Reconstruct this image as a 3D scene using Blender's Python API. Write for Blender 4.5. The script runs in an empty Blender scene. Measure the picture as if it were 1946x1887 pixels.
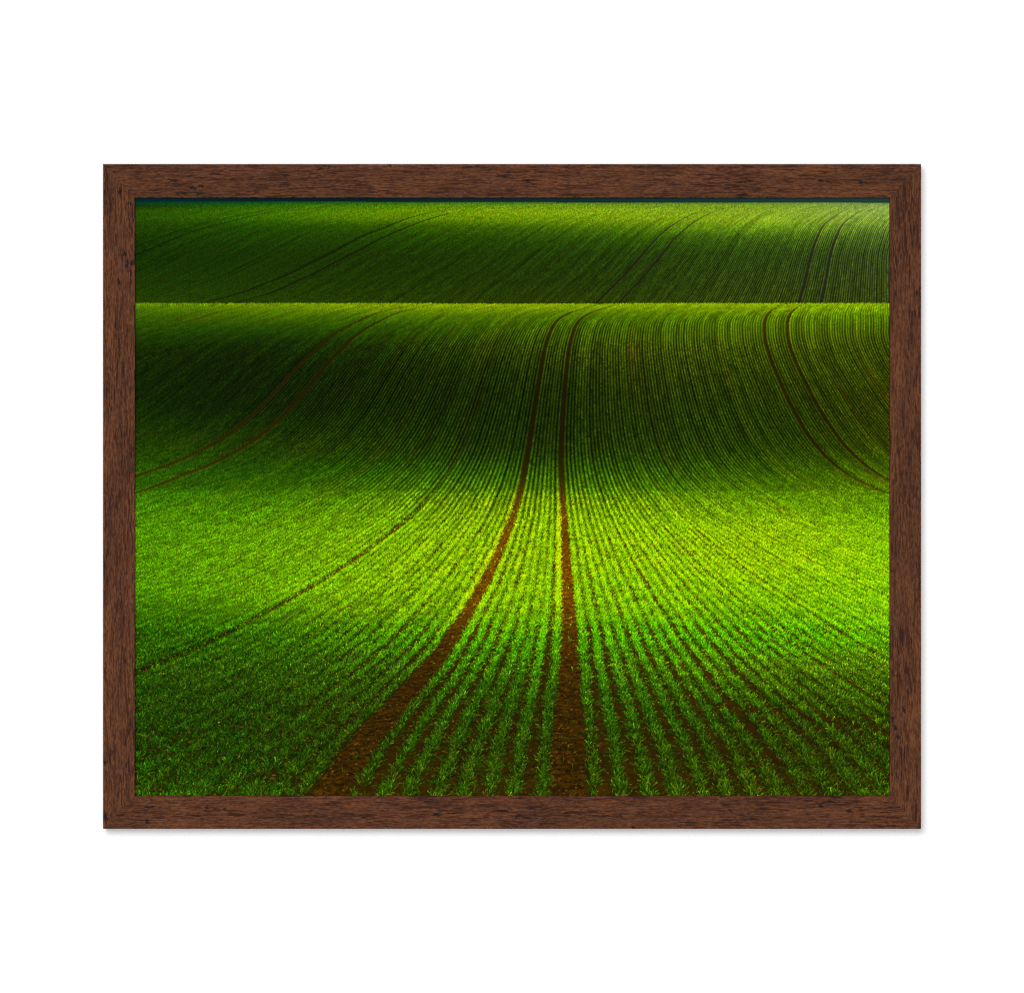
import bpy, bmesh, math
import numpy as np

scene = bpy.context.scene
MM = 0.354e-3                       # metres per unit of the photo grid (outer width of the frame about 0.55 m)
CX, CY = 973.0, 943.5               # photo centre
def wx(px): return (px - CX) * MM
def wz(py): return (CY - py) * MM
DEPTH = 0.0200                      # the frame stands 20 mm proud of the wall (wall at y = 0, viewer at -y)
SHEET_Y = -DEPTH + 0.0050           # the print lies 5 mm behind the front of the moulding

# ---- camera
D = 5.0
cam = bpy.data.cameras.new('camera'); cam_ob = bpy.data.objects.new('camera', cam)
scene.collection.objects.link(cam_ob)
cam_ob.location = (0, -DEPTH - D, 0); cam_ob.rotation_euler = (math.radians(90), 0, 0)
cam.sensor_width = 36; cam.lens = 36 * D / (1946 * MM); cam.clip_start = .1; cam.clip_end = 100
scene.camera = cam_ob

# ---- world: a faint even room light
w = bpy.data.worlds.new('World'); scene.world = w; w.use_nodes = True
w.node_tree.nodes['Background'].inputs['Color'].default_value = (1, 1, 1, 1)
w.node_tree.nodes['Background'].inputs['Strength'].default_value = 0.10

# ---- lamps: a big soft key from the upper left, an added front fill that lightens its shadow
def area_lamp(name, loc, size, power):
    l = bpy.data.lights.new(name, 'AREA'); l.shape = 'DISK'; l.size = size; l.energy = power
    o = bpy.data.objects.new(name, l); scene.collection.objects.link(o)
    o.location = loc
    v = -np.array(loc, float)
    from mathutils import Vector
    o.rotation_euler = Vector(v).to_track_quat('-Z', 'Y').to_euler()
    return o
KEY_DIST = 9.0
ka, kb = math.radians(6.4), math.radians(9.2)
area_lamp('key_softbox', (-KEY_DIST * math.tan(ka), -KEY_DIST, KEY_DIST * math.tan(kb)), 3.3, 650)
area_lamp('front_fill', (0.25, -8.0, -0.35), 0.5, 240)

# ---- picture settings
scene.view_settings.view_transform = 'Standard'; scene.view_settings.look = 'None'
scene.view_settings.exposure = 0.0; scene.view_settings.gamma = 1.0
scene.view_settings.use_curve_mapping = False
scene.cycles.use_denoising = False
scene.cycles.filter_width = 1.15

# ---- helpers
def mesh_object(name, verts, faces, mat, parent=None, smooth=False):
    me = bpy.data.meshes.new(name); me.from_pydata(verts, [], faces); me.update()
    me.materials.append(mat)
    o = bpy.data.objects.new(name, me); scene.collection.objects.link(o)
    if parent: o.parent = parent
    if smooth: me.polygons.foreach_set('use_smooth', [True] * len(me.polygons))
    return o

def new_mat(name):
    m = bpy.data.materials.new(name); m.use_nodes = True
    return m, m.node_tree, m.node_tree.nodes['Principled BSDF']

def nd(t, kind, **kw):
    n = t.nodes.new(kind)
    for k, v in kw.items():
        if k.startswith('i_'):
            n.inputs[k[2:].replace('_', ' ')].default_value = v
        else:
            setattr(n, k, v)
    return n

def ramp(t, src, stops):
    r = t.nodes.new('ShaderNodeValToRGB')
    e = r.color_ramp.elements
    while len(e) < len(stops): e.new(.5)
    for q, (p, c) in zip(e, stops):
        q.position = p; q.color = (*c, 1) if len(c) == 3 else c
    t.links.new(src, r.inputs[0])
    return r

def srgb(r, g, b):
    f = lambda c: (c / 255 / 12.92) if c <= 10 else ((c / 255 + .055) / 1.055) ** 2.4
    return (f(r), f(g), f(b))

# ---- the setting: one white wall
wm, t, bs = new_mat('white_wall')
tc = nd(t, 'ShaderNodeTexCoord'); nz = nd(t, 'ShaderNodeTexNoise', i_Scale=60.0, i_Detail=4.0)
t.links.new(tc.outputs['Object'], nz.inputs['Vector'])
r = ramp(t, nz.outputs['Fac'], [(0.3, (.87, .87, .87)), (0.7, (.89, .89, .89))])
t.links.new(r.outputs['Color'], bs.inputs['Base Color'])
bs.inputs['Roughness'].default_value = .9; bs.inputs['Specular IOR Level'].default_value = .1
wall = mesh_object('wall', [(-3, 0, -3), (3, 0, -3), (3, 0, 3), (-3, 0, 3)], [(0, 1, 2, 3)], wm)
wall['kind'] = 'structure'

# ---- the framed picture
pic = bpy.data.objects.new('framed_picture', None); scene.collection.objects.link(pic)
pic.empty_display_size = .05
pic['label'] = 'landscape print of green crop fields in a brown wood frame on a white wall'
pic['category'] = 'framed picture'

OX0, OX1, OY0, OY1 = 195.8, 1750.4, 312.5, 1574.5     # outer edges on the photo grid
IX0, IX1, IY0, IY1 = 256.3, 1690.8, 375.8, 1512.0     # sight edges

# wood: grain runs along each rail (attribute 'grain' = along, across, rail), knots come from marks on the wood itself
wood, t, bs = new_mat('brown_wood_grain')
at = nd(t, 'ShaderNodeAttribute', attribute_name='grain')
def noise(scale, detail, rough, dist=0., off=(0, 0, 0)):
    mp = nd(t, 'ShaderNodeMapping'); mp.inputs['Scale'].default_value = scale; mp.inputs['Location'].default_value = off
    t.links.new(at.outputs['Vector'], mp.inputs['Vector'])
    n = nd(t, 'ShaderNodeTexNoise', i_Scale=1.0, i_Detail=detail, i_Roughness=rough, i_Distortion=dist)
    t.links.new(mp.outputs['Vector'], n.inputs['Vector'])
    return n.outputs['Fac']
def math_(op, a, b, clamp=False):
    n = nd(t, 'ShaderNodeMath', operation=op, use_clamp=clamp)
    for i, v in enumerate((a, b)):
        if isinstance(v, (int, float)): n.inputs[i].default_value = v
        else: t.links.new(v, n.inputs[i])
    return n.outputs[0]
def mix(fac, a, b, mode='MIX'):
    n = nd(t, 'ShaderNodeMix', data_type='RGBA', blend_type=mode)
    for k, v in ((0, fac), (6, a), (7, b)):
        if isinstance(v, (int, float)): n.inputs[k].default_value = v
        elif isinstance(v, tuple): n.inputs[k].default_value = (*v, 1)
        else: t.links.new(v, n.inputs[k])
    return n.outputs[2]
# units of 'grain' are photo-grid units (0.354 mm)
broad = noise((1 / 160, 1 / 40, 7), 3, .55, .4)
band = noise((1 / 70, 1 / 10, 7), 4, .6, .6, (3, 1, 0))
dash = noise((1 / 44, 1 / 3.1, 7), 5, .68, 1.2, (9, 5, 0))
fine = noise((1 / 9, 1 / 2.2, 7), 3, .6, .5, (1, 8, 0))
gate = noise((1 / 95, 1 / 26, 7), 3, .6, .5, (5, 7, 0))
base = ramp(t, broad, [(.36, srgb(77, 46, 29)), (.5, srgb(89, 53, 33)), (.64, srgb(101, 60, 36))]).outputs['Color']
g3 = math_('MULTIPLY', math_('SUBTRACT', fine, .47), 5.5, True)
col = mix(math_('MULTIPLY', g3, .5), base, srgb(113, 70, 42))
g2 = math_('MULTIPLY', math_('SUBTRACT', .52, fine), 6.0, True)
col = mix(math_('MULTIPLY', g2, .72), col, srgb(54, 29, 21))
b1 = math_('MULTIPLY', math_('SUBTRACT', .50, band), 4.0, True)
col = mix(math_('MULTIPLY', b1, .62), col, srgb(60, 33, 24))
gt = math_('MULTIPLY', math_('SUBTRACT', gate, .36), 5.0, True)
g1 = math_('MULTIPLY', math_('SUBTRACT', .505, dash), 14.0, True)
col = mix(math_('MULTIPLY', math_('MULTIPLY', g1, math_('ADD', .35, math_('MULTIPLY', gt, .65))), .9), col, srgb(35, 18, 15))
kn = nd(t, 'ShaderNodeAttribute', attribute_name='knot')
rag = math_('ADD', kn.outputs['Fac'], math_('MULTIPLY', math_('SUBTRACT', .5, fine), 2.0))
col = mix(math_('MULTIPLY', math_('SUBTRACT', rag, .50), 3.2, True), col, srgb(33, 22, 20))
wear = nd(t, 'ShaderNodeAttribute', attribute_name='wear')
wn = math_('MULTIPLY', wear.outputs['Fac'], math_('MULTIPLY', math_('SUBTRACT', noise((1 / 14, 1 / 400, 7), 4, .7, 0, (4, 4, 0)), .43), 8.0, True))
col = mix(wn, col, srgb(138, 106, 88))
t.links.new(col, bs.inputs['Base Color'])
bs.inputs['Roughness'].default_value = .65; bs.inputs['Specular IOR Level'].default_value = .05
bmp = nd(t, 'ShaderNodeBump', i_Strength=.25, i_Distance=.0003)
t.links.new(math_('SUBTRACT', dash, g1), bmp.inputs['Height']); t.links.new(bmp.outputs['Normal'], bs.inputs['Normal'])

# dark spots of the wood where the photograph shows them: (x, y, radius along x, radius along y) on the photo grid
KNOTS = [(330, 344, 8, 3.2), (383, 354, 5, 4.5), (365.6, 358, 7, 3.5), (348, 367, 10, 2.8), (378, 368, 9, 3.5), (740, 315, 6, 2.5),
         (959, 335, 15, 3), (1004, 343, 14, 3.2), (1409, 371, 14, 3), (1638, 348, 9, 3.5), (1560, 344, 12, 2.5),
         (393.6, 1534.6, 5, 5), (425.6, 1536.6, 3.5, 2.5), (280, 1561, 5, 5), (284, 1533, 16, 3), (618.5, 1517, 4.5, 3.5), (1203, 1572, 5, 3),
         (953, 1541, 18, 3), (984, 1551, 12, 3.5), (831, 1547, 10, 3), (1560.5, 1530.5, 5.5, 4.5), (1577, 1523, 10, 4), (1613.5, 1541, 8, 3.2),
         (1388, 1540, 4, 3), (227.7, 364.5, 4, 8), (236.5, 482.5, 4.5, 5), (242, 502, 3.5, 9), (251, 499, 5, 8), (248, 522, 2.5, 10),
         (225.7, 536, 3.2, 7.5), (248.6, 388, 3, 4), (200, 1448.6, 4.5, 4.5), (199.5, 1551, 7, 11), (1718, 1348, 3, 9), (1696, 1364, 3.2, 12),
         (1702, 1383, 5, 6), (1707, 1401.5, 4.5, 5)]

def build_rail(index, p0, p1, q0, q1):
    """one mitred length of moulding: p0 -> p1 outer corners, q0 -> q1 sight corners (photo grid)"""
    p0, p1, q0, q1 = (np.array(v, float) for v in (p0, p1, q0, q1))
    length = np.linalg.norm(p1 - p0)
    width = abs(np.cross(p1 - p0, q0 - p0)) / length
    n = int(length / 2.2)
    ac = np.concatenate([[0, 0, .35, 1.0], np.arange(3, width - 2.5, 2.0), [width - .9, width - .25, width, width, 0]])
    ht = np.concatenate([[.0006, DEPTH - .0005, DEPTH - .00015, DEPTH], np.full(len(np.arange(3, width - 2.5, 2.0)), DEPTH),
                         [DEPTH, DEPTH - .00008, DEPTH - .0003, .0006, .0006]])
    s = np.linspace(0, 1, n)
    A = p0[None] + (q0 - p0)[None] * (ac / width)[:, None]
    B = p1[None] + (q1 - p1)[None] * (ac / width)[:, None]
    P = A[None] * (1 - s)[:, None, None] + B[None] * s[:, None, None]             # (n, m, 2)
    m = len(ac)
    V = np.empty((n, m, 3)); V[..., 0] = (P[..., 0] - CX) * MM; V[..., 2] = (CY - P[..., 1]) * MM; V[..., 1] = -ht[None]
    I = np.arange(n * m).reshape(n, m)
    F = np.stack([I[:-1, :-1], I[1:, :-1], I[1:, 1:], I[:-1, 1:]], -1).reshape(-1, 4)
    if np.cross(p1 - p0, q0 - p0) > 0: F = F[:, ::-1]
    ob = mesh_object('rail', V.reshape(-1, 3).tolist(), F.tolist(), wood, pic)
    me = ob.data
    d = (p1 - p0) / length
    along = ((P - p0) @ d) + index * 2311.7
    across = np.broadcast_to(ac[None], along.shape) - ht[None] / MM * (np.array(ac) <= 0)[None] * .0 + index * 97.3
    side = np.where(ac[None] <= 0, (DEPTH - ht[None]) / MM, 0)                        # grain carries on down the outer face
    g = np.stack([along, across - side, np.full_like(along, index * .37)], -1)
    at_ = me.attributes.new('grain', 'FLOAT_VECTOR', 'POINT'); at_.data.foreach_set('vector', g.reshape(-1).astype(np.float32))
    k = np.zeros(along.shape)
    for kx, ky, rx, ry in KNOTS:
        k = np.maximum(k, 1.15 - .55 * np.hypot((P[..., 0] - kx) / rx, (P[..., 1] - ky) / ry))
    k = np.where(front_mask(ac, width)[None], np.clip(k, 0, 1), 0)
    at_ = me.attributes.new('knot', 'FLOAT', 'POINT'); at_.data.foreach_set('value', k.reshape(-1).astype(np.float32))
    wr = np.zeros(along.shape)
    if index == 0: wr[:, -5:-2] = (0, .7, 1)                                         # pale worn arris along the top sight edge
    at_ = me.attributes.new('wear', 'FLOAT', 'POINT'); at_.data.foreach_set('value', wr.reshape(-1).astype(np.float32))
    return ob

def front_mask(ac, width):
    return (ac >= 0) & (ac <= width)

O = [(OX0, OY0), (OX1, OY0), (OX1, OY1), (OX0, OY1)]; S = [(IX0, IY0), (IX1, IY0), (IX1, IY1), (IX0, IY1)]
for i in range(4):
    build_rail(i, O[i], O[(i + 1) % 4], S[i], S[(i + 1) % 4])

# ---- the printed picture: fields painted stroke by stroke into a colour array (pixel units of the 1946 x 1887 photo)
PX0, PY0 = 253, 373                 # the sheet reaches a few units under the rails
PW, PH = 1441, 1142

def pchip(xs, ys, xq):
    xs = np.asarray(xs, float); ys = np.asarray(ys, float); xq = np.asarray(xq, float)
    h = np.diff(xs); d = (ys[1:] - ys[:-1]) / (h if ys.ndim == 1 else h[:, None])
    m = np.zeros_like(ys)
    same = (d[1:] * d[:-1]) > 0
    h0, h1 = (h[:-1], h[1:]) if ys.ndim == 1 else (h[:-1, None], h[1:, None])
    w1, w2 = 2 * h1 + h0, h1 + 2 * h0
    with np.errstate(divide='ignore', invalid='ignore'):
        hm = (w1 + w2) / (w1 / d[:-1] + w2 / d[1:])
    m[1:-1] = np.where(same, hm, 0.0)
    m[0] = d[0]; m[-1] = d[-1]
    k = np.clip(np.searchsorted(xs, xq) - 1, 0, len(xs) - 2)
    t = (xq - xs[k]) / h[k]; hh = h[k]
    if ys.ndim > 1:
        t = t[:, None]; hh = hh[:, None]
    tc = np.clip(t, 0, 1)
    v = ((1 + 2 * tc) * (1 - tc) ** 2 * ys[k] + tc * (1 - tc) ** 2 * hh * m[k]
         + tc * tc * (3 - 2 * tc) * ys[k + 1] + tc * tc * (tc - 1) * hh * m[k + 1])
    return v + np.where(t < 0, t * hh * m[k], 0) + np.where(t > 1, (t - 1) * hh * m[k + 1], 0)

def blur(a, r):
    """three box passes along both axes, edges clamped"""
    for _ in range(3):
        for ax in (0, 1):
            p = np.concatenate([np.repeat(a.take([0], ax), r + 1, ax), a, np.repeat(a.take([-1], ax), r, ax)], ax)
            c = np.cumsum(p, ax, dtype=np.float64)
            n = a.shape[ax]
            hi = c.take(range(2 * r + 1, 2 * r + 1 + n), ax); lo = c.take(range(0, n), ax)
            a = ((hi - lo) / (2 * r + 1)).astype(np.float32)
    return a

def hash01(i, j=0, s=0):
    v = np.sin(np.asarray(i, np.float64) * 127.1 + np.asarray(j, np.float64) * 311.7 + s * 74.7) * 43758.5453
    return v - np.floor(v)

def lattice(u, v, s=0):
    """smooth noise 0..1 on the plane (u, v)"""
    iu, iv = np.floor(u), np.floor(v); fu, fv = u - iu, v - iv
    fu = fu * fu * (3 - 2 * fu); fv = fv * fv * (3 - 2 * fv)
    a = hash01(iu, iv, s) * (1 - fu) + hash01(iu + 1, iv, s) * fu
    b = hash01(iu, iv + 1, s) * (1 - fu) + hash01(iu + 1, iv + 1, s) * fu
    return a * (1 - fv) + b * fv

# near field: x = a + b*U + c*U^2 + d*U^3 at each height y, U counts the drilled rows from the right wheel track
NEAR_AB = [(570, 1225, 4.0), (576, 1195, 4.1), (580, 1174, 4.15), (584, 1156, 4.25), (588, 1141, 4.35), (592, 1129, 4.42), (598, 1115.5, 4.48),
    (605, 1105, 4.56), (617, 1095.1, 4.70), (634, 1088.3, 4.867), (665, 1081, 5.11), (706, 1076.3, 5.43),
    (747, 1072.5, 5.757), (788, 1069.5, 6.10), (840, 1066.9, 6.95), (878, 1066.3, 7.64), (904, 1067, 8.2), (930, 1068.1, 8.85),
    (966, 1070.2, 9.95), (1022, 1073.3, 12.6), (1074, 1075.9, 15.4), (1125, 1078.6, 18.6), (1177, 1080.6, 22.2), (1218, 1081.6, 25.1),
    (1266, 1081.2, 29.2), (1290, 1080.7, 31.4), (1343, 1079.9, 36.6), (1395, 1079.7, 41.6), (1446, 1079.7, 46.0), (1510, 1079.7, 50.5), (1560, 1079.7, 54)]
NEAR_CD = [(570, 0), (904, -.0084), (940, -.0087), (1000, -.0075), (1060, -.004), (1150, 0), (1560, 0)]
RIGHT_TRACK = [(570, 1520), (576, 1499), (580, 1486.5), (585, 1475), (592, 1464.8), (598, 1459), (606, 1455), (617, 1452.8), (626.5, 1452.8), (640, 1453.8), (655, 1456.5), (688, 1467), (729, 1484.5), (770, 1503.5), (806.4, 1523.7), (839.8, 1546), (870.6, 1573), (901.4, 1611), (922, 1649.6), (941.3, 1689.5), (970, 1750)]
LEFT_TRACK = [(570, 832), (576, 802), (580, 783), (584, 765), (588, 746), (592, 727), (598, 708), (608.5, 684.2), (634.2, 637), (675.3, 587), (706, 557), (747.3, 519.8), (788.4, 479), (819.2, 441), (850, 392), (869.3, 353), (889.9, 301.4), (904, 259), (940, 163), (970, 90)]
# far field: traced wheel tracks, each with its row number
FAR_LINES = {
    -252: [(256.4, 469), (301.4, 452), (352.8, 434), (404.2, 420), (463.3, 407), (507, 398), (575, 387)],
    -243: [(256.4, 485.6), (301.4, 466), (352.8, 444.5), (393.9, 431.7), (435, 421.4), (471, 412.4), (535, 399), (605, 387)],
    -154: [(388.7, 574), (445.3, 560), (496.7, 540.9), (545.5, 521.6), (584, 502.3), (635.4, 476.6), (686.8, 449.6), (728, 433), (771.4, 416), (822.8, 403.4), (864, 397), (945, 387)],
    -145: [(447.8, 574), (507, 559), (558.3, 537), (596.9, 519), (635.4, 498.5), (686.8, 472.8), (720, 454.8), (758.5, 438), (797, 422.7), (848.5, 407), (890, 398.5), (970, 387)],
    -93: [(745, 575), (810, 534), (852, 508.7), (902, 472.8), (937, 452), (975, 430), (997.5, 420), (1028, 408.5), (1074.6, 399.5), (1150, 387)],
    -84: [(787, 575), (848, 534), (889.6, 508.7), (938, 472.8), (971.8, 452), (1006, 430), (1041, 415), (1079.7, 403), (1100, 399), (1178, 387)],
    -9: [(1133.7, 575.6), (1162, 547.3), (1187.6, 521.6), (1225.7, 478), (1251.4, 449.6), (1277, 429), (1308, 411), (1344, 398), (1400, 387)],
    0: [(1176, 575.6), (1200, 552.4), (1225.7, 524), (1251.4, 488), (1277, 460), (1302.8, 435.5), (1328.5, 416), (1354, 404.7), (1378, 397), (1430, 387)],
    75: [(1518.6, 575.6), (1531.4, 529.3), (1541.7, 485.6), (1552, 454.8), (1564.9, 429.1), (1585.4, 412.4), (1611, 398.3), (1634, 392.6), (1670, 387)],
    84: [(1561, 575.6), (1570, 529.3), (1579, 477.9), (1588, 447), (1603.4, 425.2), (1621.4, 408.5), (1642, 398.3), (1662.5, 392.6), (1697, 387)],
}
TONE_X = [257, 450, 700, 970, 1200, 1450, 1690]
NEAR_TONE = {
    576: [(84,133,0),(97,142,0),(114,161,0),(128,174,0),(125,174,0),(123,172,0),(117,172,0)],
    588: [(66,110,0),(75,121,0),(92,134,0),(99,142,0),(96,142,0),(103,150,0),(102,155,0)],
    605: [(46,88,0),(54,94,0),(57,102,2),(66,109,2),(64,109,2),(76,119,2),(73,119,2)],
    630: [(32,70,0),(30,65,0),(35,70,0),(49,84,2),(54,88,2),(63,97,2),(60,90,2)],
    665: [(21,43,0),(19,39,0),(24,46,2),(37,60,2),(46,69,2),(49,73,2),(47,68,2)],
    710: [(16,36,0),(15,33,0),(19,36,0),(26,46,0),(35,55,0),(39,61,0),(44,63,0)],
    760: [(17,38,0),(15,33,0),(19,36,0),(22,40,0),(29,49,0),(33,54,0),(40,55,0)],
    810: [(23,50,0),(21,45,0),(22,44,0),(22,42,0),(28,49,0),(31,54,0),(42,59,0)],
    850: [(31,62,0),(30,59,0),(29,54,0),(26,49,0),(30,54,0),(34,60,0),(46,68,0)],
    885: [(35,77,0),(32,74,0),(34,73,0),(35,71,0),(37,72,0),(44,80,0),(55,88,0)],
    920: [(41,92,0),(43,92,0),(51,99,0),(56,103,0),(56,103,0),(61,107,0),(73,113,0)],
    960: [(56,117,0),(61,120,0),(77,131,0),(94,141,0),(92,146,0),(90,146,0),(80,140,0)],
    1010: [(66,132,0),(77,141,0),(95,156,0),(113,171,0),(114,177,0),(118,179,0),(105,177,0)],
    1060: [(68,132,0),(81,145,0),(100,159,0),(116,175,0),(115,179,0),(121,183,0),(114,191,0)],
    1110: [(67,134,0),(81,146,0),(101,164,0),(112,176,0),(108,178,0),(112,183,0),(113,196,0)],
    1160: [(51,109,0),(62,120,0),(85,141,0),(98,161,0),(94,161,0),(95,166,0),(106,187,0)],
    1210: [(35,83,0),(42,92,0),(56,112,0),(65,131,0),(64,133,0),(69,146,0),(78,156,0)],
    1260: [(36,75,4),(38,79,4),(47,87,4),(50,98,4),(56,102,4),(64,111,4),(69,116,4)],
    1310: [(30,66,4),(34,68,4),(38,70,4),(41,76,4),(44,80,4),(49,83,4),(52,90,4)],
    1370: [(29,63,4),(29,60,4),(36,61,4),(36,64,4),(36,66,4),(38,62,4),(41,66,4)],
    1440: [(29,62,4),(29,60,4),(34,58,4),(36,59,4),(36,59,4),(38,59,4),(36,62,4)],
    1515: [(35,73,4),(37,71,4),(40,64,4),(41,66,4),(41,66,4),(44,66,4),(41,71,4)],
}
FAR_TONE = {
    384: [(6,57,34),(17,76,30),(40,100,24),(63,117,28),(77,125,32),(83,131,38),(101,140,74)],
    392: [(18,57,10),(36,91,5),(63,120,5),(90,143,12),(102,152,20),(108,156,28),(120,158,65)],
    402: [(36,78,0),(50,101,0),(80,133,0),(106,155,8),(113,162,15),(117,163,25),(130,168,60)],
    415: [(34,75,0),(46,95,0),(71,120,0),(94,143,5),(107,155,10),(115,161,22),(113,154,50)],
    432: [(27,64,0),(30,71,0),(40,82,0),(56,99,5),(73,120,8),(88,139,15),(84,125,35)],
    455: [(23,55,0),(26,60,0),(30,65,2),(36,71,5),(43,82,8),(53,91,14),(62,94,28)],
    490: [(21,48,0),(23,50,0),(26,51,2),(29,56,5),(33,60,8),(39,67,14),(48,71,24)],
    530: [(25,53,0),(26,54,0),(27,53,2),(30,54,5),(33,58,8),(41,65,14),(46,67,20)],
    578: [(33,63,0),(33,62,0),(34,60,2),(36,59,3),(39,62,6),(43,65,10),(46,65,14)],
}
for _l, _r, _b in ((75, 84, [(387, 3.1), (398, 3.4), (410, 3.65), (430, 3.88), (455, 3.98), (485, 4.06), (530, 4.32), (578, 4.72)]),
                   (-9, 0, [(387, 2.9), (398, 3.15), (411, 3.4), (430, 3.66), (455, 3.85), (485, 4.03), (530, 4.35), (578, 4.72)])):
    FAR_LINES[_r] = [(x + 9 * float(pchip([k for k, _ in _b], [v for _, v in _b], [y])[0]), y) for x, y in FAR_LINES[_l]]
NEAR_TRACKS = [(-93, .80, 1), (-84, .80, 1), (-9, .68, 1), (0, .68, 1), (75, .66, 1), (84, .66, 1), (-177, .6, 1), (-168, .6, 1),
               (-27, .44, .88), (-63.5, .4, .5), (16.5, .36, .6), (31.5, .36, .75), (21.5, .34, .6), (8.5, .3, .5), (41.5, .3, .5), (-46.5, .3, .4)]
FAR_TRACKS = [(u, .5, 1 if u not in (-93, -84) else .5) for u in FAR_LINES]

def tone_map(tab, rows):
    ks = sorted(tab)
    g = np.array([tab[k] for k in ks], float)                     # (ny, nx, 3)
    gy = pchip(ks, g.reshape(len(ks), -1), rows).reshape(len(rows), len(TONE_X), 3)
    cols = np.arange(PW) + PX0 + .5
    out = pchip(TONE_X, gy.transpose(1, 0, 2).reshape(len(TONE_X), -1), cols)
    out = out.reshape(-1, 3) * np.array([1.08, .96, 1.0]); out[:, 2] += out[:, 1] * .025; out = out.reshape(PW, -1)
    return np.clip(out.reshape(PW, len(rows), 3).transpose(1, 0, 2), 0, 255).astype(np.float32)

def paint_picture():
    rng = np.random.default_rng(7)
    X = (np.arange(PW) + PX0 + .5)[None, :]; Yc = np.arange(PH) + PY0 + .5
    crest = pchip([250, 450, 750, 1000, 1500, 1700], [575.0, 576.4, 577.4, 577.6, 577.0, 576.6], X[0])
    skyl = pchip([250, 450, 800, 1200, 1700], [382.4, 382.8, 383.8, 384.8, 385.4], X[0])
    U = np.zeros((PH, PW), np.float32); B = np.ones((PH, PW), np.float32)
    # far rows
    us = np.array(sorted(FAR_LINES), float)
    ys = np.arange(PY0, 585) + .5
    xl = np.stack([pchip(*zip(*sorted((y, x) for x, y in FAR_LINES[int(u)])), ys) for u in us], 1)
    for i in range(len(ys)):
        xi = np.maximum.accumulate(xl[i] + np.arange(len(us)) * 1e-3)
        U[i] = pchip(xi, us, X[0]); B[i] = 1 / np.maximum(np.gradient(U[i]), 1e-3)
    # near rows
    ab = np.array(NEAR_AB); cd = np.array(NEAR_CD)
    r0 = 574 - PY0
    yy = Yc[r0:]
    a = pchip(ab[:, 0], ab[:, 1], yy)[:, None]; c = pchip(cd[:, 0], cd[:, 1], yy)[:, None]
    b = pchip(ab[:, 0], ab[:, 2], yy)[:, None]
    xr = pchip(*zip(*RIGHT_TRACK), yy)[:, None] - a; xf = pchip(*zip(*LEFT_TRACK), yy)[:, None] - a
    cr = (xf + 93 * xr / 75) / (8649. + 93 * 75); br = xr / 75 - 75 * cr
    k = np.clip((yy[:, None] - 925) / 30, 0, 1); k = k * k * (3 - 2 * k)
    b = br * (1 - k) + b * k; c = cr * (1 - k) + c * k; d = c * 0
    Un = (X - a) / b
    for _ in range(6):
        f = a + Un * (b + Un * (c + Un * d)) - X
        Un = Un - f / np.maximum(b + 2 * c * Un + 3 * d * Un * Un, .5 * b)
    Bn = (b + 2 * c * Un + 3 * d * Un * Un)
    near = Yc[:, None] >= crest[None, :]
    far = ~near
    NU = np.zeros_like(U); NB = np.ones_like(B); NU[r0:] = Un; NB[r0:] = Bn; NU[:r0] = Un[0]; NB[:r0] = Bn[0]
    Uf, Bf = U, B
    rows_y = Yc
    Tn = tone_map(NEAR_TONE, np.clip(rows_y, 570, 1520)); Tf = tone_map(FAR_TONE, np.clip(rows_y, 384, 580))
    img = np.zeros((PH, PW, 3), np.float32)

    def ground(Um, Bm, T, tracks, sel, green):
        lum = (T @ np.array([.3, .6, .1], np.float32))
        u = Um
        Yg = np.broadcast_to(Yc[:, None], u.shape)
        dep = 60 * np.log(np.maximum(Bm, 1))                       # a depth-like coordinate for texture
        n1 = lattice(u * 2.2, dep * 1.3, 1); n2 = rng.random(u.shape).astype(np.float32)
        n1 = .6 * n1 + .4 * lattice(u * 6, dep * 4, 6)
        rip = lattice(u * 1.6 + 40, dep * 4.2 + u * .8 + lattice(u * 1.3, dep * .4, 5) * 2.5, 3) * .7 + lattice(u * 7, dep * 7, 4) * .3
        soil = np.stack([lum * .58 + 11 + .22 * np.clip(lum - 60, 0, 80), lum * .37 + 8 + .11 * np.clip(lum - 60, 0, 80), lum * .02 + 2], -1)
        warm = np.clip((640 - Yg) / 45, 0, 1)[..., None]            # bare soil turns olive towards the crest
        soil = soil * (1 - warm) + np.stack([lum * .52, lum * .38, lum * .02], -1) * warm
        trk = np.zeros_like(u); bare = np.zeros_like(u)
        for tu, w, st in tracks:
            e = np.clip((w + .14 - np.abs(u - tu)) / .2, 0, 1) * (st if st >= 1 else st * np.clip((Yg - 800) / 160, .2, 1))
            bare = np.maximum(bare, e)
            if st >= 1:
                trk = np.maximum(trk, e)
        soil[..., 0] += 6 * np.clip((Yg - 600) / 40, 0, 1) * np.clip((1000 - Yg) / 60, 0, 1); soil[..., 1] += 5 * np.clip((Yg - 600) / 40, 0, 1) * np.clip((1000 - Yg) / 60, 0, 1)
        soil += np.array([15, 9, 2]) * np.clip((Yg - 1200) / 150, 0, 1)[..., None]
        tex = .62 + .5 * n1 + .3 * (n2 - .5)
        clod = lattice(Um * 5.5, dep * 3.2, 8) * .6 + lattice(Um * 11, dep * 7, 9) * .4
        texT = .80 + (.55 * (rip - .5) + 1.0 * (clod - .5)) * np.clip(Bm / 18, .12, 1) + .5 * (n2 - .5) + .15 * n1
        g = soil * (tex * (1 - trk) + texT * trk * 1.15)[..., None]
        gw = (green * (1 - trk))[..., None]
        g = g * (1 - gw) + T * (.62 + .3 * (n2[..., None] - .5)) * gw
        img[sel] = g[sel].astype(np.float32)
        return trk, bare

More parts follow.
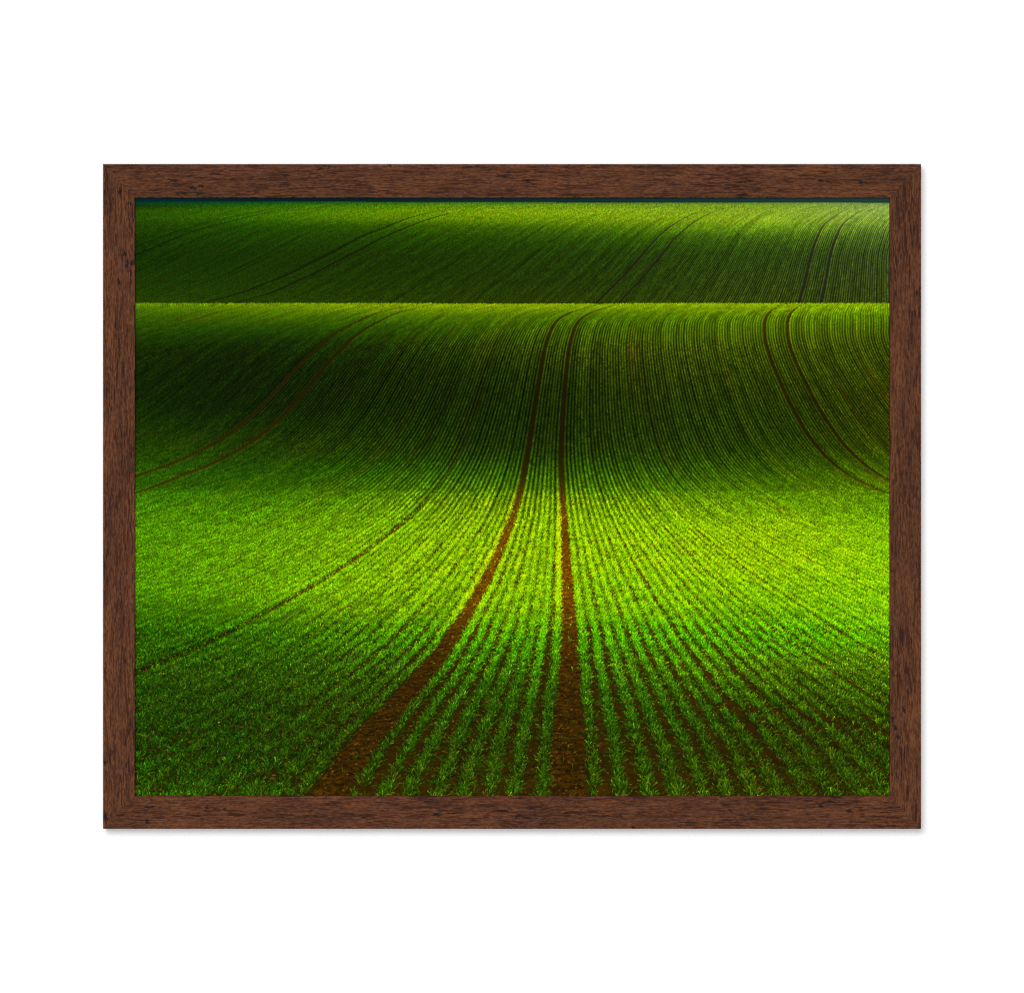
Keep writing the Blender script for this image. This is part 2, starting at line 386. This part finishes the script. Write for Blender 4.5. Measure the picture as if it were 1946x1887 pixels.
    def strokes(Um, Bm, T, bare, sel, y_lo, y_hi, cover, sig, hgt, contrast, stray, ridge):
        edges = [y_lo]
        while edges[-1] < y_hi:
            edges.append(min(y_hi, edges[-1] + 6))
        for e0, e1 in zip(edges[:-1], edges[1:]):
            iy = int(np.clip((e0 + e1) / 2 - PY0, 0, PH - 1))
            bb = float(np.median(Bm[iy]))
            wid = max(1., .030 * bb); ln = max(1.6, hgt * bb)
            N = int(cover * (PW + 40) * (e1 - e0) / (wid * ln))
            x = rng.random(N) * PW; y = np.sort(rng.random(N)) * (e1 - e0) + e0 - PY0
            xi = x.astype(int); yi = np.clip(y.astype(int), 0, PH - 1)
            ok = sel[yi, xi]
            u = Um[yi, xi]; bl = Bm[yi, xi]
            row = np.round(u)
            jit = (hash01(row, 0, 9) - .5) * .16 + (lattice(row * 3.1, 60 * np.log(np.maximum(bl, 1)) * .22, 15) - .5) * .16
            du = u - row - jit
            sg = sig * (.82 + .36 * hash01(row, 3, 2)) * (1 + 1.0 * np.clip((760 - PX0 - x) / 300, 0, 1) + .55 * np.clip((x + PX0 - 1330) / 300, 0, 1))
            dep = 60 * np.log(np.maximum(bl, 1))
            clump = lattice(row * 7.3, dep * .55, 11) ; big = lattice(u * .12, dep * .09, 12)
            p = np.exp(-(du / sg) ** 2) * np.clip(.6 + .8 * clump, 0, 1) * (.8 + .4 * big)
            p = p + stray
            p *= 1 - bare[yi, xi] * .985
            # a bare strip crossing the rows at the lower right, thin growth at the lower left
            px, py = x + PX0, y + PY0
            p *= np.where((row == 1) | (row == -8), 1 - .55 * np.clip((py - 1230) / 160, 0, 1), 1)
            p *= 1 - .5 * np.clip((py - 1250) / 150, 0, 1) * np.clip(1.35 - 2.0 * clump, 0, 1)
            strip = np.exp(-((py - (1338 + (px - 1290) * .125)) / 20) ** 2) * np.clip((px - 1240) / 120, 0, 1) * np.clip((1720 - px) / 60, 0, 1)
            p *= 1 - .8 * strip * (.45 + .9 * lattice(px / 26, py / 16, 31)).clip(0, 1)
            thin = np.clip((py - 1360) / 120, 0, 1) * np.clip((660 - px) / 200, 0, 1)
            p *= 1 - .4 * thin * lattice(px / 28, py / 20, 33)
            ok &= rng.random(N) < p
            x, y, u, row, bl, du = x[ok], y[ok], u[ok], row[ok], bl[ok], du[ok]
            xi, yi = xi[ok], yi[ok]
            n = len(x)
            if n == 0:
                continue
            L = ln * (.55 + .9 * rng.random(n)); th = rng.normal(0, .5, n) + du * 1.6 + .08
            bend = rng.normal(0, .45, n)
            base = T[yi, xi] + 0.
            v = np.exp(rng.normal(0, contrast, n)) * (.8 + .4 * lattice(u * 1.7, 60 * np.log(np.maximum(bl, 1)) * .9, 21))
            yel = np.clip(rng.normal(.0, .09, n), -.3, .4)
            ye = ((row == -1) | (row == -10)) * np.clip((y + PY0 - 880) / 80, 0, 1) * np.clip((1290 - y - PY0) / 120, 0, 1)
            v = v * (1 + ridge * (.35 - 1.5 * np.abs(du)))
            col = base * np.maximum(v, .2)[:, None]
            col[:, 0] *= 1 + yel + .26 * ye; col[:, 1] *= 1 + .12 * yel + .12 * ye
            strw = rng.random(n) < .014 * np.clip((bb - 8) / 8, 0, 1)
            col[strw] = base[strw] * np.array([1.9, 1.35, 1]) + np.array([26, 26, 8]); L[strw] *= .6
            lit = rng.random(n) < .07 * np.clip((py[ok] - 1140) / 120, 0, 1)
            col[lit] *= np.array([1.75, 1.35, 1.0])
            dark = rng.random(n) < .14
            col[dark] *= 1 - 1.9 * contrast
            ns = max(2, int(np.ceil(ln * 1.5)) + 1)
            t = np.linspace(0, 1, ns)[None, :]
            sx = x[:, None] + (np.sin(th)[:, None] * t + bend[:, None] * t * t * .6) * L[:, None]
            sy = y[:, None] - np.cos(th)[:, None] * L[:, None] * t * (1 - .22 * np.abs(bend)[:, None] * t)
            sh = (.5 + .8 * t) if bb > 9 else (.8 + .3 * t)
            cc = col[:, None, :] * sh[..., None]
            hw = int(round((wid - 1) / 2 + .2))
            for o in range(-hw, hw + 1):
                taper = np.abs(o) <= (hw + .4) * (1.05 - t) + .25
                ix = np.round(sx + o).astype(int); jy = np.round(sy).astype(int)
                m = (ix >= 0) & (ix < PW) & (jy >= 0) & (jy < PH) & taper
                img[jy[m], ix[m]] = cc[m] * (1 - .16 * o / max(hw, 1))
        return

    def normalise(T, trk, sel, r, k):
        w = (sel & (trk < .2)).astype(np.float32)
        cur = blur(img * w[..., None], r) / np.maximum(blur(w, r), .02)[..., None]
        tgt = blur(T * w[..., None], r) / np.maximum(blur(w, r), .02)[..., None]
        gain = np.clip((tgt + 2) / (cur + 2), .3, 3.2) ** k
        gain = gain * (1 - trk[..., None]) + trk[..., None]
        gs = gain @ np.array([.35, .6, .05], np.float32)
        brown = (img[..., 0] > img[..., 1] * 1.05)[..., None]
        gain = np.where(brown, np.clip(gs, .75, 1.25)[..., None], gain)
        img[sel] = (img * gain)[sel]

    def furrows(Um, Bm, amount, sel):
        """the dark gaps between rows where they are too fine for strokes, fading where rows run across the view"""
        row = np.round(Um); jit = (hash01(row, 0, 9) - .5) * .16
        du = Um - row - jit
        gy = np.abs(np.gradient(Um, axis=0)) * Bm                    # slope of the rows
        vis = np.clip((2.1 - gy) / 1.6, 0, 1)
        gap = .5 - .5 * np.cos(2 * np.pi * np.clip(du, -.5, .5))
        st = .8 + .35 * hash01(np.floor(Um), 5, 4)
        f = 1 + amount * vis * (.45 - gap * st)
        img[..., 0] = np.where(sel, img[..., 0] * (1 + .45 * amount * vis * (.45 - gap)), img[..., 0])
        wide = lattice(Um * .33, 60 * np.log(np.maximum(Bm, 1)) * .03, 41) * .5 + lattice(Um * .9, 60 * np.log(np.maximum(Bm, 1)) * .05, 42) * .5
        f = f * (1 + (wide - .5) * .5 * np.clip((3.2 - gy) / 2, .25, 1))
        img[sel] = (img * np.clip(f, .15, 1.5)[..., None])[sel]
        tan = np.clip(lattice(Um * .21 + 9, 60 * np.log(np.maximum(Bm, 1)) * .06, 43) * 2.2 - 1.35, 0, 1) * np.clip(amount, 0, 1)
        img[..., 0] = np.where(sel, img[..., 0] * (1 + .26 * tan), img[..., 0]); img[..., 1] = np.where(sel, img[..., 1] * (1 - .14 * tan), img[..., 1])

    # far hillside first, then the near field in front of it
    lens = np.exp(-((X - 1478) / 36) ** 4 - ((Yc[:, None] - 421) / 11) ** 2)[..., None]
    Tf = Tf * (1 + .10 * lens)
    selF = far & (Yc[:, None] > skyl[None, :])
    trkF, bareF = ground(Uf, Bf, Tf, FAR_TRACKS, selF, np.float32(1))
    strokes(Uf, Bf, Tf, bareF, selF, 384, 584, 2.8, .42, .28, .11, .25, .2)
    furrows(Uf, Bf, .62, selF & (trkF < .5))
    normalise(Tf, trkF, selF, 9, .9)
    lumF = Tf @ np.array([.3, .6, .1], np.float32)
    trc = np.stack([lumF * .42 + 16, lumF * .42 + 14, lumF * .10 + 12 + 14 * np.clip((X - 900) / 700, 0, 1)], -1) * (.68 + .32 * np.clip((X - 600) / 600, 0, 1))[..., None]
    w = (np.clip(trkF, 0, 1) * np.clip((Yc[:, None] - 390) / 25, .0, 1))[..., None] * (.75 + .25 * rng.random(trkF.shape))[..., None]
    img[selF] = (img * (1 - w) + trc * w)[selF]
    # sky sliver and the dark wood on the far ridge
    skyc = np.stack([pchip([250, 600, 1000, 1690], v, X[0]) for v in ([9, 12, 21, 36], [42, 35, 44, 62], [42, 36, 43, 58])], -1)
    hs = np.broadcast_to(skyc[None], img.shape)
    sky = (Yc[:, None] <= skyl[None, :])
    img[sky] = hs[sky]
    wood = (Yc[:, None] > 385.6 - 4.0 * np.clip((X - 1636) / 30, 0, 1) ** .7) & (Yc[:, None] < 385.8) & (X > 1636)
    img[wood] = np.array([26, 66, 34]) + rng.normal(0, 3, (int(wood.sum()), 1))
    top = np.clip((388.5 - Yc[:, None]) / 6, 0, 1) * selF
    img[:] = img * (1 - .5 * top[..., None]) + (.5 * hs + .5 * Tf) * .5 * top[..., None]

    trkN, bareN = ground(NU, NB, Tn, NEAR_TRACKS, near, np.clip((985 - Yc[:, None]) / 130, .12, .92))
    strokes(NU, NB, Tn, bareN, near, 577, 650, 3.2, .42, .22, .08, .3, .2)
    strokes(NU, NB, Tn, bareN, near, 650, 880, 3.0, .38, .30, .19, .2, .3)
    strokes(NU, NB, Tn, bareN, near, 880, 1000, 3.8, .30, .26, .17, .10, .6)
    strokes(NU, NB, Tn, bareN, near, 1000, 1190, 4.6, .25, .24, .18, .05, .6)
    strokes(NU, NB, Tn, bareN, near, 1190, 1540, 5.2, .20, .21, .27, .012, .5)
    lowfade = np.clip((1040 - Yc[:, None]) / 160, 0, 1)
    furrows(NU, NB, .78 * lowfade * np.clip((Yc[:, None] - 540) / 110, .4, 1), near & (trkN < .5))
    normalise(Tn, trkN, near, 14, .85)
    # wheel tracks stay open right up to the crest
    Yg = np.broadcast_to(Yc[:, None], NU.shape); lumN = Tn @ np.array([.3, .6, .1], np.float32)
    left = np.clip((820 - X) / 300, 0, 1)
    tcol = np.stack([9 + .52 * lumN + 18 * left * (lumN < 110), 9 + .42 * lumN + 12 * left * (lumN < 110), 1 + .02 * lumN], -1) * (.8 + .4 * rng.random(NU.shape))[..., None]
    wt = np.zeros_like(NU)
    for tu, w_, st in NEAR_TRACKS:
        e = np.clip((w_ * 1.02 + .22 - np.abs(NU - tu)) / .44, 0, 1)
        wt = np.maximum(wt, e * ((.9 if -10 < tu < 1 else .72) if st >= 1 else .38 * st))
    wt = wt * np.clip((Yg - 581) / 14, 0, 1) * np.clip((965 - Yg) / 70, 0, 1)
    wt = wt * (.72 + .4 * lattice(NU * 5.1, 60 * np.log(np.maximum(NB, 1)) * 2.1, 51)).clip(0, 1)
    wt = (wt * near)[..., None]
    img[:] = img * (1 - wt) + tcol * wt
    hz = (.30 * np.exp(-((X - 1720) / 300.) ** 2 - ((Yc[:, None] - 402) / 34.) ** 2) * selF)[..., None]
    img[:] = img * (1 - hz) + np.array([136, 174, 84]) * hz
    # pale straw and stones on the bare soil
    for _ in range(12000):
        y = 940 + 575 * rng.random() ** .8; x = PX0 + rng.random() * PW
        j, i = int(y - PY0), int(x - PX0)
        if j >= PH - 2 or i >= PW - 6 or i < 2:
            continue
        s = NB[j, i] / 50
        if rng.random() < (.9 if bareN[j, i] > .5 else .35):
            cl = np.array([150, 100, 28]) * (.45 + 1.1 * rng.random() ** 2) * (.6 + .4 * Tn[j, i, 1] / 200)
            k = 1 + int(rng.random() * 6 * s)
            for q in range(k):
                jj = min(PH - 1, max(0, j + int(round(q * rng.normal(0, .3)))))
                img[jj, min(PW - 1, i + q)] = cl
    return np.clip(img, 0, 255) / 255.

# ---- the printed sheet: one flat mesh, its ink a colour attribute
LIGHT = 1.21                       # how bright white paper comes out under the lamps
pict = paint_picture()
lin = np.where(pict <= .04045, pict / 12.92, ((pict + .055) / 1.055) ** 2.4) / LIGHT
lin = np.clip(lin, .0012, .95)
pm, t, bs = new_mat('printed_sheet')
ca = nd(t, 'ShaderNodeAttribute', attribute_name='ink')
t.links.new(ca.outputs['Color'], bs.inputs['Base Color'])
bs.inputs['Roughness'].default_value = .7; bs.inputs['Specular IOR Level'].default_value = .0
xs = (np.arange(PW) + PX0 + .5 - CX) * MM; zs = (CY - (np.arange(PH) + PY0 + .5)) * MM
co = np.empty((PH, PW, 3), np.float32); co[..., 0] = xs[None]; co[..., 1] = SHEET_Y; co[..., 2] = zs[:, None]
I = np.arange(PH * PW, dtype=np.int32).reshape(PH, PW)
quads = np.stack([I[1:, :-1], I[1:, 1:], I[:-1, 1:], I[:-1, :-1]], -1).reshape(-1)
me = bpy.data.meshes.new('print')
me.vertices.add(PH * PW); me.vertices.foreach_set('co', co.reshape(-1))
nf = len(quads) // 4
me.loops.add(nf * 4); me.loops.foreach_set('vertex_index', quads)
me.polygons.add(nf); me.polygons.foreach_set('loop_start', np.arange(0, nf * 4, 4, dtype=np.int32))
me.update(calc_edges=True)
ink = me.attributes.new('ink', 'FLOAT_COLOR', 'POINT')
rgba = np.ones((PH * PW, 4), np.float32); rgba[:, :3] = lin.reshape(-1, 3)
ink.data.foreach_set('color', rgba.reshape(-1))
me.materials.append(pm)
sheet = bpy.data.objects.new('print', me); scene.collection.objects.link(sheet); sheet.parent = pic
sheet['label'] = 'print of two rolling green fields with drilled crop rows and brown wheel tracks'
